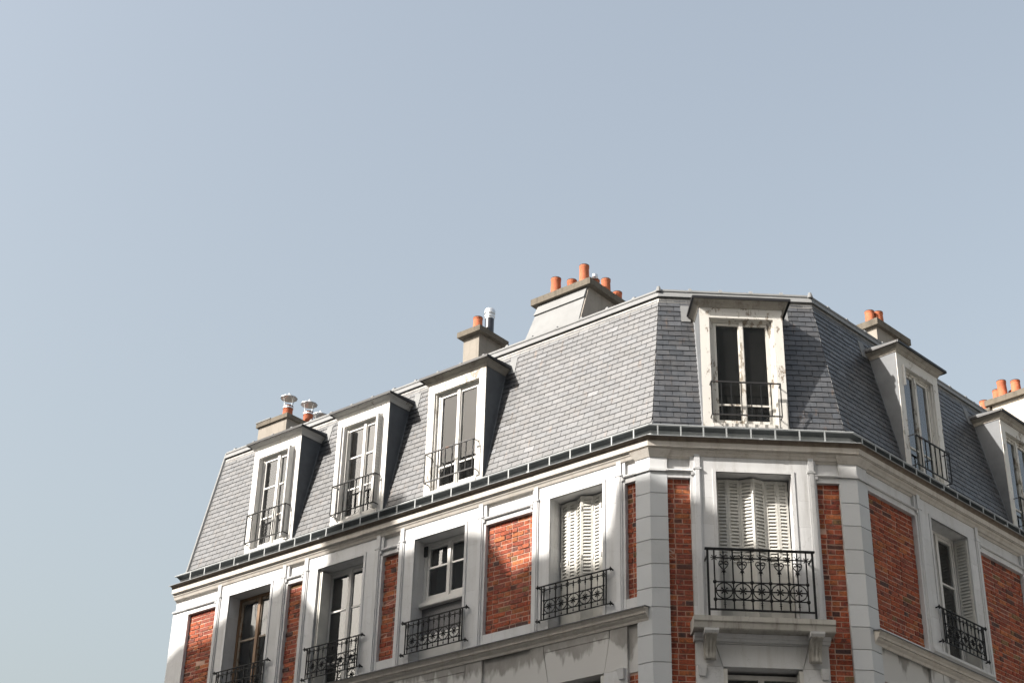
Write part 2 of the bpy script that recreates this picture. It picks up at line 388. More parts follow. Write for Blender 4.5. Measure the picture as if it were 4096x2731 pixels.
for f,bays in BAYS.items():
    zs=ZS[f]
    lows=6.44
    for b in bays:
        s0,s1=b[1],b[2]
        if b[0] in('brick','end'):
            bb=zs['bb']
            if b[0]=='brick':
                z0=bb if bb else 5.6
                MB().box(f,s0,s1,-.36,-.067,z0-.02,BT+.01).build('mortar_bed','mortar',BLD)
                brick_panel(f,s0,s1,z0,BT,R.randint(0,1))
                if bb:
                    MB().box(f,s0,s1,-.36,-.067,5.6,lows).build('mortar_bed','mortar',BLD)
                    brick_panel(f,s0,s1,5.9,lows-.03,R.randint(0,1))
                    MB().box(f,s0,s1,-.36,-.004,zs['st']-.16,bb).build('panel_base',"stone",BLD)
                    MB().box(f,s0,s1,-.36,-.05,lows,zs['st']-.16).build('lower_frieze','stained',BLD)
                MB().box(f,s0,s1,-.36,-.004,BT,9.185).build('panel_head','stone',BLD)
                MB().poly_o(f,[(-.36,9.185),(.022,9.185),(.032,9.20),(.012,9.222),(-.36,9.222)],s0-.02,s1+.02).build('panel_moulding','stone',BLD)
            else:
                MB().box(f,s0,s1-.001,-.36,-.001,5.6,9.185).build('end_pier','stone',BLD)
                MB().poly_o(f,[(-.36,9.185),(.022,9.185),(.032,9.20),(.012,9.222),(-.36,9.222)],s0-.02,s1).build('panel_moulding','stone',BLD)
            MB().box(f,s0,s1-(.001 if b[0]=='end' else 0),-.36,-.045,9.222,FT).build('frieze_panel','stone',BLD)
        else:
            a,e=b[3],b[4]; zo=zs['op']; zb0=zs['st']-.16
            # jambs, lintel and the stone below the opening
            for x0,x1 in((s0+.001,a),(e,s1-.001)):
                zz_=zb0; hh_=(HEAD-zb0)/6
                for k_ in range(6): MB().box(f,x0,x1,-.36,R.uniform(-.0012,.0012),zz_+.0008,zz_+hh_-.0008).build('jamb_stone','stone',BLD); zz_+=hh_
            MB().box(f,s0+.001,s1-.001,-.36,-.002,HEAD,FT).build('lintel','stone',BLD)
            if f!='C': MB().box(f,a,e,-.36,-.006,zb0,zo).build('window_apron','stone',BLD)
            # raised band round the opening
            m=MB(); w=.045
            m.box(f,a-w,a-.0,-.02,.012,zo+.01,HEAD+w); m.box(f,e+.0,e+w,-.02,.012,zo+.01,HEAD+w); m.box(f,a,e,-.02,.0115,HEAD,HEAD+w)
            m.build('architrave','stone',BLD)
            # pilaster strips with caps, and the frieze blocks above
            for p0,p1,dr in ((s0+.045,s0+.145,-1),(s1-.12,s1-.02,1)):
                pb=(zs['bb'] or 7.07)
                m=MB().box(f,p0,p1,-.02,.018,pb-.17 if f!='C' else 7.07,9.225); m.box(f,p0+.022,p1-.022,-.02,.03,pb-.17 if f!='C' else 7.07,9.222); m.build('pilaster','stone',BLD)
                MB().poly_o(f,[(-.02,9.2255),(.032,9.2255),(.036,9.235),(.036,9.25),(-.02,9.262)],p0-.006,p1+.006).build('pilaster_cap','stone',BLD)
                MB().poly_o(f,[(-.02,9.13),(.026,9.145),(.03,9.18),(-.02,9.2)],(p0-.035 if dr<0 else p1+.002),(p0-.002 if dr<0 else p1+.035)).build('pilaster_drop','stone',BLD)
                MB().box(f,p0+.012,p1-.012,-.03,.022,9.262,FT).build('frieze_block','stone',BLD)
            # panel inset on the frieze of the window bay
            m=MB(); fa,fb=s0+.17,s1-.15
            m.box(f,fa,fb,-.02,.006,FT-.03,FT-.005); m.build('frieze_fillet','stone',BLD)
            # storey below: splayed lintel in three stones
            zl=6.5 if f!='C' else 6.48; sp=.14; zt=zb0
            q='stained' if f!='C' else 'stone'
            g_=.006; of=-.012
            MB().poly_s(f,[(s0,zl),(a-g_,zl),(a-g_-.09,zt-.12),(a-g_-.09,zt),(s0,zt)],-.36,of).build('lintel_stone',q,BLD)
            MB().poly_s(f,[(e+g_,zl),(s1,zl),(s1,zt),(e+g_+.09,zt),(e+g_+.09,zt-.12)],-.36,of).build('lintel_stone',q,BLD)
            MB().poly_s(f,[(a,zl),(e,zl),(e+.084,zt-.125),(a-.084,zt-.125)],-.36,of-.002).build('lintel_stone',q,BLD)
            MB().box(f,a-.086,e+.086,-.36,of+.002,zt-.119,zt).build('lintel_fascia',q,BLD)
            MB().box(f,s0,a,-.36,-.01,5.6,zl-.004).build('jamb','stone',BLD); MB().box(f,e,s1,-.36,-.01,5.6,zl-.004).build('jamb','stone',BLD)
            for p0 in (s0+.02,s1-.13):
                MB().frustum(f,(p0+.015,p0+.095,-.02,.03),zl-.14,(p0,p0+.11,-.02,.06),zl-.006).build('impost_block','stone',BLD)
            m=MB(); z1=zl-.05
            for x0,x1 in((a,a+.05),((a+e)/2-.04,(a+e)/2+.04),(e-.05,e)): m.box(f,x0,x1,-.26,-.20,5.6,z1)
            m.box(f,a,e,-.262,-.198,z1-.06,z1); wo=m.build('window','greywhite',BLD)
            for x0,x1 in((a+.05,(a+e)/2-.04),((a+e)/2+.04,e-.05)): MB().box(f,x0,x1,-.235,-.228,5.6,z1-.06).build('pane','glass',wo)
            for x0 in (a+.002,e-.052): MB().box(f,x0,x0+.05,-.19,-.01,5.6,zl-.03).build('folded_shutter','shutter',BLD)
# walls below the detailed zone
for f,s1 in (('L',LEND),('R',REND)):
    MB().box(f,.24,s1-.001,-.36,-.03,GZ,5.6).build('lower_wall','stone',BLD)
MB().box('C',.238,2.60,-.36,-.03,GZ,5.6).build('lower_wall','stone',BLD)
# sill of the right-hand window
MB().poly_o('R',[(-.3,7.10),(.03,7.10),(.06,7.13),(.06,7.165),(-.3,7.175)],1.50,3.12).build('window_sill','stone',BLD)

# ---- bricks: those that show largest are parts, the rest is one mesh
def brick_geo(mb,b):
    f,a,e,z0,z1,o,c,d1,d2=b
    p=[P(f,a,-.09,z0),P(f,e,-.09,z0),P(f,e-.002,o+d1,z0+.002),P(f,a+.002,o+d2,z0+.002),P(f,a,-.09,z1),P(f,e,-.09,z1),P(f,e-.002,o+d2,z1-.002),P(f,a+.002,o+d1,z1-.002)]
    mb.hexa(p,c)
def px_area(pts):
    q=[project(p) for p in pts]
    cx=sum(x for x,_ in q)/len(q); cy=sum(y for _,y in q)/len(q)
    if not(0<cx<4096 and 0<cy<2731): return 0
    return abs(sum(q[i][0]*q[(i+1)%len(q)][1]-q[(i+1)%len(q)][0]*q[i][1] for i in range(len(q))))/2
bricks.sort(key=lambda b:-px_area([P(b[0],b[1],b[5],b[3]),P(b[0],b[2],b[5],b[3]),P(b[0],b[2],b[5],b[4]),P(b[0],b[1],b[5],b[4])]))
for b in bricks[:300]:
    m=MB(); brick_geo(m,b); m.build('brick','brick',BLD)
m=MB()
for b in bricks[300:]: brick_geo(m,b)
m.build('brickwork','brick',BLD,kind='stuff')

# ---- quoins
JL=[9.185,8.865,8.523,8.186,7.846,7.511,7.246,6.874,6.506,6.14,5.6]
JR=[9.185,8.82,8.488,8.147,7.809,7.372,7.073,6.768,6.494,6.15,5.6]
def quoin(side,js,wa,wb):
    def pl(o,z,wa=wa,wb=wb):
        if side=='L': return [P('L',wa,-.36,z),P('L',wa,o,z),VL(o,z),P('C',wb,o,z),P('C',wb,-.36,z)]
        return [P('C',wb,-.36,z),P('C',wb,o,z),VR(o,z),P('R',wa,o,z),P('R',wa,-.36,z)]
    e=.002
    MB().prism(pl(-.016,GZ,wa-e,wb+(-e if side=='L' else e)),pl(-.016,9.2,wa-e,wb+(-e if side=='L' else e))).build('quoin_core','stone',BLD)
    for t,b in zip(js[:-1],js[1:]):
        MB().prism(pl(R.uniform(-.002,.002),b+.0065),pl(0,t-.0065)).build('quoin_stone','quoin',BLD)
    # frieze block and its mouldings above the quoin
    MB().prism(pl(.0,9.223),pl(.0,FT)).build('quoin_frieze','stone',BLD)
    k=-.006
    MB().prism(pl(.026,9.185,wa+.02,wb+(.02 if side=='L' else -.02)),pl(.026,9.222,wa+.02,wb+(.02 if side=='L' else -.02))).build('panel_moulding','stone',BLD)
    dd=.0
    MB().prism(pl(.012,FT-.075,wa-.003,wb+(-.003 if side=='L' else .003)),pl(.075,FT+.03,wa+.05,wb+(.05 if side=='L' else -.05))).build('bed_moulding','cornice',BLD)
quoin('L',JL,.24,.238); quoin('R',JR,.247,2.60)

# ---- main cornice, drip and gutter
MB().ring([(-.35,9.40),(-.03,9.40),(-.012,9.425),(.012,9.432),(.03,9.47),(.045,9.485),(.05,9.515),(-.35,9.515)]).build('bed_moulding','cornice',BLD)
MB().ring([(-.35,9.516),(.07,9.516),(.072,9.526),(.088,9.527),(.092,9.6015),(-.35,9.6015)]).build('corona','cornice',BLD)
MB().ring([(-.35,9.602),(.094,9.602),(.096,9.612),(.102,9.627),(.118,9.640),(.138,9.647),(.140,9.656),(-.35,9.656)]).build('cymatium','dirt_shade',BLD)
MB().ring([(-.35,9.6565),(.145,9.6565),(.154,9.648),(.158,9.656),(.146,9.665),(-.35,9.70)],sl=LEND+.03).build('drip_flashing','zinc',BLD)
gp=[(-.004,9.880),(-.02,9.872),(-.05,9.862),(-.08,9.850),(-.092,9.842),(-.19,9.842),(-.19,9.90)]
MB().ring([(-.090,9.8415),(-.086,9.80),(-.09,9.70),(-.19,9.70),(-.19,9.8415)],sl=LEND+.04).build('gutter_base','zinc',BLD)
cx=-.15
gi=[(-.183,9.90),(-.183,9.850),(-.09,9.853),(-.06,9.866),(-.022,9.879),(-.008,9.888)]
MB().ring(gp+gi,sl=LEND+.06).build('gutter','gutter',BLD,smooth=True)
MB().ring([(.0+.0145*math.cos(t*math.pi/4),9.885+.0145*math.sin(t*math.pi/4)) for t in range(8)],sl=LEND+.075).build('gutter_bead','zinc',BLD,smooth=True)
br=MB().wbox(-.0095,.0095,-.012,-.003,-.20,-.008); br.wbox(-.0095,.0095,-.003,.11,-.20,-.19)
brm=local_mesh('gutter_bracket',br,'zinc')
def brackets(f,s0,s1,step):
    s=s0
    while s<s1:
        place(brm,'gutter_bracket',BLD,P(f,s,.004,9.88),fac_rot(f)); s+=step*R.uniform(.93,1.07)
brackets('L',.25,LEND,.375); brackets('C',.12,CW-.08,.335); brackets('R',.2,REND,.36)
for f,s0,s1 in (('L',2.0,2.0),('L',4.1,4.1),('L',6.3,6.3),('L',8.2,8.2),('C',1.5,1.5),('R',2.0,2.0),('R',3.8,3.8)):
    MB().box(f,s0,s0+.05,.11,.160,9.6475,9.667).build('flashing_joint','zinc',BLD)

# ---- string course (left and right facades) with return ends
SP=[(-.02,-.17),(.0,-.17),(.012,-.135),(.03,-.12),(.045,-.105),(.048,-.085),(.07,-.083),(.07,-.05),(.085,-.035),(.105,-.02),(.105,-.002),(-.02,.008)]
def string(f,s0,s1,zt):
    MB().poly_o(f,[(o,zt+z-.004) for o,z in SP],s0,s1).build('string_course','cornice',BLD)
    MB().poly_o(f,[(-.02,zt+.012),(-.02,zt+.006),(.108,zt-.006),(.125,zt-.014),(.125,zt-.006),(.106,zt+.001)],s0-.02,s1).build('string_flashing','zinc_dark',BLD)
string('L',.06,LEND-.002,7.245); string('R',.09,REND-.3,7.045)

# ---- corner balcony slab and consoles
MB().poly_o('C',[(-.3,6.89),(.24,6.89),(.255,6.905),(.265,6.975),(.285,6.99),(.285,7.055),(-.3,7.06)],.50,2.335).build('balcony_slab','stone_fine',BLD)
MB().poly_o('C',[(-.2,6.80),(.03,6.80),(.05,6.83),(.075,6.84),(.10,6.885),(-.2,6.885)],.53,2.305).build('balcony_moulding','stone',BLD)
def console(s0,s1):
    pts=[(.26,6.885),(.26,6.82),(.235,6.80),(.20,6.79),(.165,6.76),(.13,6.70),(.105,6.64),(.10,6.60),(.11,6.575),(.105,6.545),(.08,6.53),(.05,6.535),(.03,6.56),(.0,6.57),(-.02,6.57),(-.02,6.885)]
    w=(s1-s0)
    o=MB().poly_o('C',pts,s0+.02,s1-.02).build('console','stone_fine',BLD,smooth=True)
    MB().poly_o('C',[(-.02,6.83),(.265,6.83),(.29,6.86),(.295,6.888),(-.02,6.888)],s0,s1).build('console_cap','stone',o)
    for t in (.035,w/2-.012,w-.06):
        MB().poly_o('C',[(p+.012,z) for p,z in pts[1:10]]+[(.02,6.56),(.02,6.8)],s0+t,s0+t+.024).build('console_rib','stone_fine',o,smooth=True)
console(.635,.82); console(2.0,2.185)

# ------------------------------------------------------------------ windows
def window(f,s0,s1,z0,z1,o,fm,glass,parent=None,rows=(.0,),frame=.05,stile=.045,name='window',mid=.06,sm=None):
    """casement: outer frame (part) with two sashes, glazing bars and panes"""
    parent=parent or BLD
    m=MB(); m.box(f,s0,s0+frame,o-.06,o,z0,z1); m.box(f,s1-frame,s1,o-.06,o,z0,z1)
    m.box(f,s0+frame,s1-frame,o-.06,o-.001,z1-frame,z1); m.box(f,s0+frame,s1-frame,o-.06,o+.012,z0,z0+frame)
    w=m.build(name,fm,parent); sub=w if parent is BLD else parent
    c=(s0+s1)/2; a,b=s0+frame+.003,s1-frame-.003; za,zb=z0+frame+.003,z1-frame-.003
    for x0,x1,mi in ((a,c-.001,1),(c+.001,b,0)):
        m=MB(); oo=o-.012
        m.box(f,x0,x0+stile,oo-.04,oo,za,zb); m.box(f,x1-stile,x1,oo-.04,oo+(0.0),za,zb)
        m.box(f,x0+stile,x1-stile,oo-.04,oo-.001,zb-stile,zb); m.box(f,x0+stile,x1-stile,oo-.04,oo-.001,za,za+stile*1.25)
        zz=[za+stile*1.25]+[z0+(z1-z0)*r for r in rows if r>0]+[zb-stile]
        for zr in zz[1:-1]: m.box(f,x0+stile,x1-stile,oo-.035,oo-.003,zr-.013,zr+.013)
        m.build('sash',sm or fm,sub)
        for p,q in zip(zz[:-1],zz[1:]):
            tl=R.uniform(-.004,.004)
            MB().hexa([P(f,x0+stile,oo-.024,p),P(f,x1-stile,oo-.024+tl,p),P(f,x1-stile,oo-.018+tl,p),P(f,x0+stile,oo-.018,p),P(f,x0+stile,oo-.024,q),P(f,x1-stile,oo-.024+tl,q),P(f,x1-stile,oo-.018+tl,q),P(f,x0+stile,oo-.018,q)]).build('pane',glass,sub)
    m=MB().box(f,c-mid/2,c+mid/2,o-.012,o+.012,za,zb); m.build('meeting_stile',fm,sub)
    return w
window('L',7.512,8.52,7.28,9.205,-.23,'brownwood','glass',rows=(.62,),sm='brownpale')
window('L',5.412,6.426,7.28,9.205,-.23,'white','glass',rows=(.65,.22))
w3=window('L',3.327,4.337,8.25,9.205,-.23,'white','glass',rows=(.58,))
MB().poly_o('L',[(-.3,8.17),(-.16,8.17),(-.15,8.18),(-.15,8.235),(-.23,8.25),(-.3,8.25)],3.328,4.336).build('window_sill','white',BLD)
MB().box('L',3.33,4.334,-.27,-.23,7.74,8.17).build('pierced_grille','grille',BLD)
MB().box('L',3.33,4.334,-.27,-.20,7.26,7.74).build('window_apron','white',BLD)
MB().box('L',4.275,4.336,-.229,-.205,9.0,9.16).build('vent_grille','gutter',BLD)
window('R',1.86,2.876,7.18,9.21,-.23,'white','glass',rows=(.62,))
window('R',4.9,5.9,7.18,9.21,-.23,'white','glass',rows=(.62,))
window('L',.797,1.726,7.28,9.2,-.33,'white','glass',rows=(.62,))
window('C',.903,1.937,7.08,9.2,-.33,'white','glass',rows=(.62,))

# folding louvred shutters: each leaf is a part, its slats sub-parts
def leaf(f,pa,pb,z0,z1,zl,mat='shutter',parent=None):
    """pa,pb: (s,o) plan ends of the leaf; louvres from zl up to z1"""
    a,b=Vector((pa[0],pa[1])),Vector((pb[0],pb[1])); d=(b-a); L=d.length; d/=L; nn=Vector((-d.y,d.x))
    if nn.y<0: nn=-nn
    def Q(x,y,z): p=a+d*x+nn*y; return P(f,p.x,p.y,z)
    def bx(m,x0,x1,y0,y1,za,zb): m.hexa([Q(x0,y0,za),Q(x1,y0,za),Q(x1,y1,za),Q(x0,y1,za),Q(x0,y0,zb),Q(x1,y0,zb),Q(x1,y1,zb),Q(x0,y1,zb)])
    st=.034; t=.026; m=MB()
    bx(m,.001,st,-t,0,z0,z1); bx(m,L-st,L-.001,-t,0,z0,z1); bx(m,st,L-st,-t,-.001,z1-.05,z1); bx(m,st,L-st,-t,-.004,z0,zl)
    bx(m,st,L-st,-t-.002,-t+.004,zl,z1-.05)
    o=m.build('shutter_leaf',mat,parent or BLD)
    for zh in (z0+.25,(z0+z1)/2,z1-.22):
        m=MB(); bx(m,L-.012,L+.004,-.002,.012,zh,zh+.07); m.build('hinge',mat,o)
    n=int((z1-.055-zl)/.05); step=(z1-.055-zl)/n; me=None
    for k in range(n):
        za=zl+k*step
        if me is None:
            m=MB(); m.hexa([Q(st,-.003,za+.004),Q(L-st,-.003,za+.004),Q(L-st,.006,za+.008),Q(st,.006,za+.008),Q(st,-.024,za+step*.98),Q(L-st,-.024,za+step*.98),Q(L-st,-.016,za+step*1.0),Q(st,-.016,za+step*1.0)])
            me,c=m.mesh('slat',mat); base=c-ZV*za
        place(me,'slat',o,base+ZV*za)
zz=[(.925,-.20),(1.085,-.185),(1.255,-.20),(1.428,-.115),(1.60,-.20),(1.765,-.185),(1.918,-.20)]
for k in range(6): leaf('C',zz[k],zz[k+1],7.085,9.185,7.97)
zz=[(.82,-.225),(.985,-.205),(1.13,-.22),(1.275,-.125),(1.42,-.215),(1.555,-.20),(1.70,-.225)]
for k in range(6): leaf('L',zz[k],zz[k+1],7.29,9.185,8.02)
leaf('R',(2.855,-.222),(2.855,-.012),7.2,9.17,8.0); leaf('R',(5.88,-.222),(5.88,-.012),7.2,9.17,8.0)
for s in (6.39,6.35): MB().box('L',s,s+.025,-.225,-.03,7.3,9.16).build('folded_shutter','shutter',BLD)

# ------------------------------------------------------------------ ironwork
def rot_place(me,name,parent,f,s,o,z): return place(me,name,parent,P(f,s,o,z),fac_rot(f))
def star_mesh(r,t,spokes=4):
    m=MB()
    for k in range(spokes):
        a=math.pi*k/spokes; d=Vector((math.cos(a),0,math.sin(a)))
        m.tube([d*-r,d*-r*.5,d*0,d*r*.5,d*r],t,4)
        m.ball(d*r*.85,t*1.5,5,3); m.ball(d*-r*.85,t*1.5,5,3)
    m.ball((0,0,0),t*2.6,8,5); return m
def circle_pts(r,n=28): return [(r*math.cos(2*math.pi*k/n),0,r*math.sin(2*math.pi*k/n)) for k in range(n)]
STAR=local_mesh('star',star_mesh(.036,.0055),'iron'); STAR2=local_mesh('star',star_mesh(.046,.0062),'iron')
ROS=local_mesh('rosette',star_mesh(.046,.0078),'iron'); ROS2=local_mesh('rosette',star_mesh(.055,.009),'iron')
NODE=local_mesh('node',MB().ball((0,0,0),.019,8,5),'iron'); NODE2=local_mesh('node',MB().ball((0,0,0),.027,10,6),'iron')
def spear(h,foot):
    m=MB().lathe((0,0,0),[(.004,-foot),(.004,h*.42),(.011,h*.45),(.005,h*.5),(.013,h*.60),(.010,h*.70),(.005,h*.80),(.010,h*.84),(.008,h*.9),(.001,h)],7)
    m.lathe((0,0,-foot-.035),[(.001,0),(.012,.018),(.008,.026),(.004,.04)],7); return m
ANCH=MB(); ANCH.tube([(0,0,0),(0,.10,0)],.011,6); ANCH.ball((0,-.004,0),.016,8,5)
for a in range(4):
    d=Vector((math.cos(math.pi/2*a),0,math.sin(math.pi/2*a))); ANCH.ball(d*.022,.011,6,4)
ANCH=local_mesh('anchor',ANCH,'iron')
def rail_low(f,s0,s1,z0,z1,o,label=None):
    h=z1-z0; L=s1-s0; m=MB()
    m.box(f,s0,s1,o-.011,o+.011,z1-.014,z1); m.box(f,s0,s1,o-.008,o+.008,z0,z0+.013)
    i0,i1=s0+.115,s1-.115
    r2,r3,r4=z1-.14*h,z1-.44*h,z1-.83*h; rc=(r2,r3,r4,(r3+r4)/2)
    for z in rc: m.box(f,i0,i1,o-.006,o+.006,z-.006,z+.006)
    rl=m.build('balcony_railing','iron',BLD)
    if label: rl['label']=label
    bar=local_mesh('bar',MB().wbox(-.0075,.0075,-.0075,.0075,0,h-.016),'iron')
    n=6; sp=(i1-i0)/(n-1); rad_=min((r3-r4)/2-.003,sp/2-.008)
    for s in (s0+.07,s1-.07): rot_place(bar,'bar',rl,f,s,o,z0+.008)
    CIR=local_mesh('ring',MB().tube(circle_pts(rad_),.007,5,True),'iron')
    SP_=local_mesh('spear',spear(r2-r3+.045,r3-r4+.03),'iron')
    for k in range(n):
        s=i0+k*sp
        rot_place(bar,'bar',rl,f,s,o,z0+.008); rot_place(STAR,'star',rl,f,s,o,r2)
        rot_place(NODE,'node',rl,f,s,o,r3); rot_place(NODE,'node',rl,f,s,o,r4)
        if k<n-1:
            rot_place(SP_,'spear',rl,f,s+sp/2,o,r3); rot_place(CIR,'ring',rl,f,s+sp/2,o,(r3+r4)/2); rot_place(ROS,'rosette',rl,f,s+sp/2,o+.004,(r3+r4)/2)
    for s in(s0,s1):
        for z in(z0+.006,z1-.007): rot_place(ANCH,'anchor',rl,f,s,o,z)
    return rl
for a,b in ((.63,1.885),(3.195,4.44),(5.28,6.52),(7.36,8.62)): rail_low('L',a,b,7.40,7.90,.06)
rail_low('R',1.74,2.98,7.32,7.825,.06); rail_low('R',4.78,6.02,7.32,7.825,.06)

def heart_mesh():
    m=MB()
    for sg in (-1,1):
        pts=[]
        for t in range(15):
            u=t/14
            # from the foot up round the lobe and curling inside
            if u<.45: a=u/.45; p=(sg*(.0+.052*math.sin(a*math.pi/2)),0,-.06+.085*a)
            else:
                a=(u-.45)/.55; an=a*math.pi*1.55; r=.028*(1-.5*a); p=(sg*(.052-.028+r*math.cos(an)+a*.004),0,.025+r*math.sin(an))
            pts.append(p)
        pts=[(x*1.18,0,z*1.12) for x,_,z in pts]; m.tube(pts,.0082,5); m.ball(pts[-1],.013,6,4)
    m.lathe((0,0,-.135),[(.006,0),(.014,.01),(.008,.02),(.022,.04),(.027,.052),(.017,.065),(.011,.08)],8)
    for sg in(-1,1): m.tube([(0,0,-.105),(sg*.022,0,-.093),(sg*.034,0,-.108)],.007,5,r_end=.003)
    return m
HEART=local_mesh('heart_scroll',heart_mesh(),'iron')
def finial_mesh():
    m=MB().lathe((0,0,0),[(.004,-.06),(.010,-.035),(.005,-.02),(.008,.0),(.005,.02),(.013,.035),(.005,.05),(.012,.062),(.004,.075)],8)
    for sg in(-1,1): m.tube([(0,0,-.02),(sg*.018,0,.0),(sg*.034,0,.024),(sg*.046,0,.02)],.0075,5,r_end=.004)
    return m
FIN=local_mesh('leaf_finial',finial_mesh(),'iron')
def drop_mesh():
    m=MB().lathe((0,0,0),[(.002,-.045),(.012,-.015),(.006,0),(.013,.015),(.006,.03),(.009,.045),(.004,.06)],8)
    for sg in(-1,1):
        for zz in(-.002,.03): m.tube([(0,0,zz),(sg*.022,0,zz+.012)],.005,5,r_end=.002)
    return m
DROP=local_mesh('leaf_drop',drop_mesh(),'iron')
def rail_corner():
    f='C'; s0,s1,z0,z1,o=.712,2.097,7.145,8.0,.235; h=z1-z0
    m=MB(); m.box(f,s0-.035,s1+.035,o-.022,o+.022,z1-.022,z1+.002); m.box(f,s0,s1,o-.011,o+.011,z0,z0+.022)
    for s in(s0-.001,s1+.001): m.box(f,s-.0135,s+.0135,o-.0135,o+.0135,7.058,z1-.02)
    r2,r3,r4=z1-.155*h,z1-.545*h,z1-.825*h; i0,i1=s0+.085,s1-.085; n=6; sp=(i1-i0)/(n-1)
    for z in(r2,r3,r4,(r3+r4)/2): m.box(f,i0,i1,o-.0075,o+.0075,z-.0075,z+.0075)
    for s in(s0,s1):
        m.box(f,s-.008,s+.008,0,o-.012,z1-.10,z1-.08)
    rl=m.build('balcony_railing','iron',BLD); rl['label']='tall ornate corner balcony railing with hearts and circles'
    bar=local_mesh('bar',MB().wbox(-.009,.009,-.009,.009,0,h-.03),'iron')
    CIR=local_mesh('ring',MB().tube(circle_pts((r3-r4)/2-.012,34),.0085,5,True),'iron')
    mid=local_mesh('bar',MB().wbox(-.0075,.0075,-.0075,.0075,0,h-.09),'iron')
    for k in range(n):
        s=i0+k*sp; rot_place(bar,'bar',rl,f,s,o,z0+.01); rot_place(STAR2,'star',rl,f,s,o,r2); rot_place(NODE2,'node',rl,f,s,o,r3); rot_place(NODE2,'node',rl,f,s,o,r4)
        if k<n-1:
            c=s+sp/2; rot_place(mid,'bar',rl,f,c,o,z0+.03); rot_place(FIN,'leaf_finial',rl,f,c,o,r2+.025); rot_place(HEART,'heart_scroll',rl,f,c,o,r2-.10)
            rot_place(CIR,'ring',rl,f,c,o,(r3+r4)/2); rot_place(ROS2,'rosette',rl,f,c,o+.004,(r3+r4)/2); rot_place(DROP,'leaf_drop',rl,f,c,o,(r4+z0)/2)
rail_corner()

# ------------------------------------------------------------------ mansard roof
K=.223; SN,CS=K/math.hypot(1,K),1/math.hypot(1,K); RO0,RZ0=-.185,9.93
def roof_o(z): return RO0-K*(z-RZ0)
def RP(f,s,wv,hh): return P(f,s,RO0-wv*SN+hh*CS,RZ0+wv*CS+hh*SN)
WT=(12.315-RZ0)/CS
MB().ring([(RO0-.012,RZ0-.1),(roof_o(12.45)-.012,12.45),(roof_o(12.45)-.1,12.45),(RO0-.12,RZ0-.1)]).build('roof_deck','deck',BLD)
DORM={'L':[(3.165,4.37),(5.235,6.415),(7.30,8.46)],'C':[(.787,1.99)],'R':[(1.64,2.80),(4.72,5.88)]}
def clip(poly,a,b,c):          # keep a*s+b*w<=c
    out=[]
    for i in range(len(poly)):
        p,q=poly[i],poly[(i+1)%len(poly)]; dp=a*p[0]+b*p[1]-c; dq=a*q[0]+b*q[1]-c
        if dp<=0: out.append(p)
        if dp*dq<0: t=dp/(dp-dq); out.append((p[0]+(q[0]-p[0])*t,p[1]+(q[1]-p[1])*t))
    return out
slates=[]
EXP,SW=.0965,.196
def slate_field(f):
    nrow=int(WT/EXP)+1
    # bounds: s >= HL*(-o) -> s - HL*(-RO0 + w*SN) >= 0
    for k in range(-1,nrow):
        w0=k*EXP; w1=w0+EXP+.045
        if w0>WT-.02: continue
        w1=min(w1,WT+.03); x=-.4+(SW/2 if k%2 else 0)+R.uniform(-.006,.006); smax={'L':LEND-.03,'C':CW,'R':REND}[f]
        while x<smax:
            j=R.uniform(-.002,.002)+.0035*math.sin(x*1.3+k*.9)+.002*math.sin(x*4.1+k*2.3)-(.012 if R.random()<.012 else 0); p=[(x+.0036,w0+j),(x+SW-.0036,w0+j+R.uniform(-.0015,.0015)),(x+SW-.0036,w1),(x+.0036,w1)]
            hl=HR if f=='R' else HL
            p=clip(p,-1,hl*SN,-hl*(-RO0))
            if f=='C' and p: p=clip(p,1,HR*SN,CW-HR*(-RO0))
            elif p: p=clip(p,1,0,smax)
            pieces=[p] if len(p)>2 else []
            zt=RZ0+w0*CS
            if zt<11.93:
                for a,b in DORM[f]:
                    nx=[]
                    for q in pieces:
                        l=clip(q,1,0,a-.002); r=clip(q,-1,0,-(b+.002))
                        nx+=[t for t in(l,r) if len(t)>2]
                    pieces=nx
            t=R.gauss(1,.16)*(1.7 if R.random()<.02 else 1)*(.62 if R.random()<.03 else 1); tone=R.uniform(-.008,.010); lift=R.uniform(0,.0025)
            for q in pieces:
                xs=[v[0] for v in q]
                if max(xs)-min(xs)<.012: continue
                slates.append((f,q,w0,w1,(max(.015,.049*t+tone),max(.015,.052*t+tone*.8),max(.015,.058*t+tone*.6)),lift))
            x+=SW
for f in 'LCR': slate_field(f)
def slate_geo(mb,sl):
    f,q,w0,w1,c,lift=sl
    def h(w): return .0165+lift-(.0125+lift)*(w-w0)/(EXP+.045)
    mb.prism([RP(f,s,w,h(w)-.009) for s,w in q],[RP(f,s,w,h(w)) for s,w in q],c)
slates.sort(key=lambda t:-px_area([RP(t[0],s,min(w,t[2]+EXP),.01) for s,w in t[1]]))
for t in slates[:300]:
    m=MB(); slate_geo(m,t); m.build('slate','slate',BLD)
m=MB()
for t in slates[300:]: slate_geo(m,t)
m.build('slating','slate',BLD,kind='stuff')
hk=MB()
for f,q,w0,w1,c,lift in slates:
    a,b=min(v[0] for v in q),max(v[0] for v in q)
    if b-a<SW*.8: continue
    s=(a+b)/2; hk.hexa([RP(f,s-.0022,w0-.006,.010),RP(f,s+.0022,w0-.006,.010),RP(f,s+.0022,w0-.006,.018),RP(f,s-.0022,w0-.006,.018),RP(f,s-.0022,w0+.032,.012),RP(f,s+.0022,w0+.032,.012),RP(f,s+.0022,w0+.032,.0155),RP(f,s-.0022,w0+.032,.0155)])
hk.build('slate_hooks','iron_rust',BLD,kind='stuff')
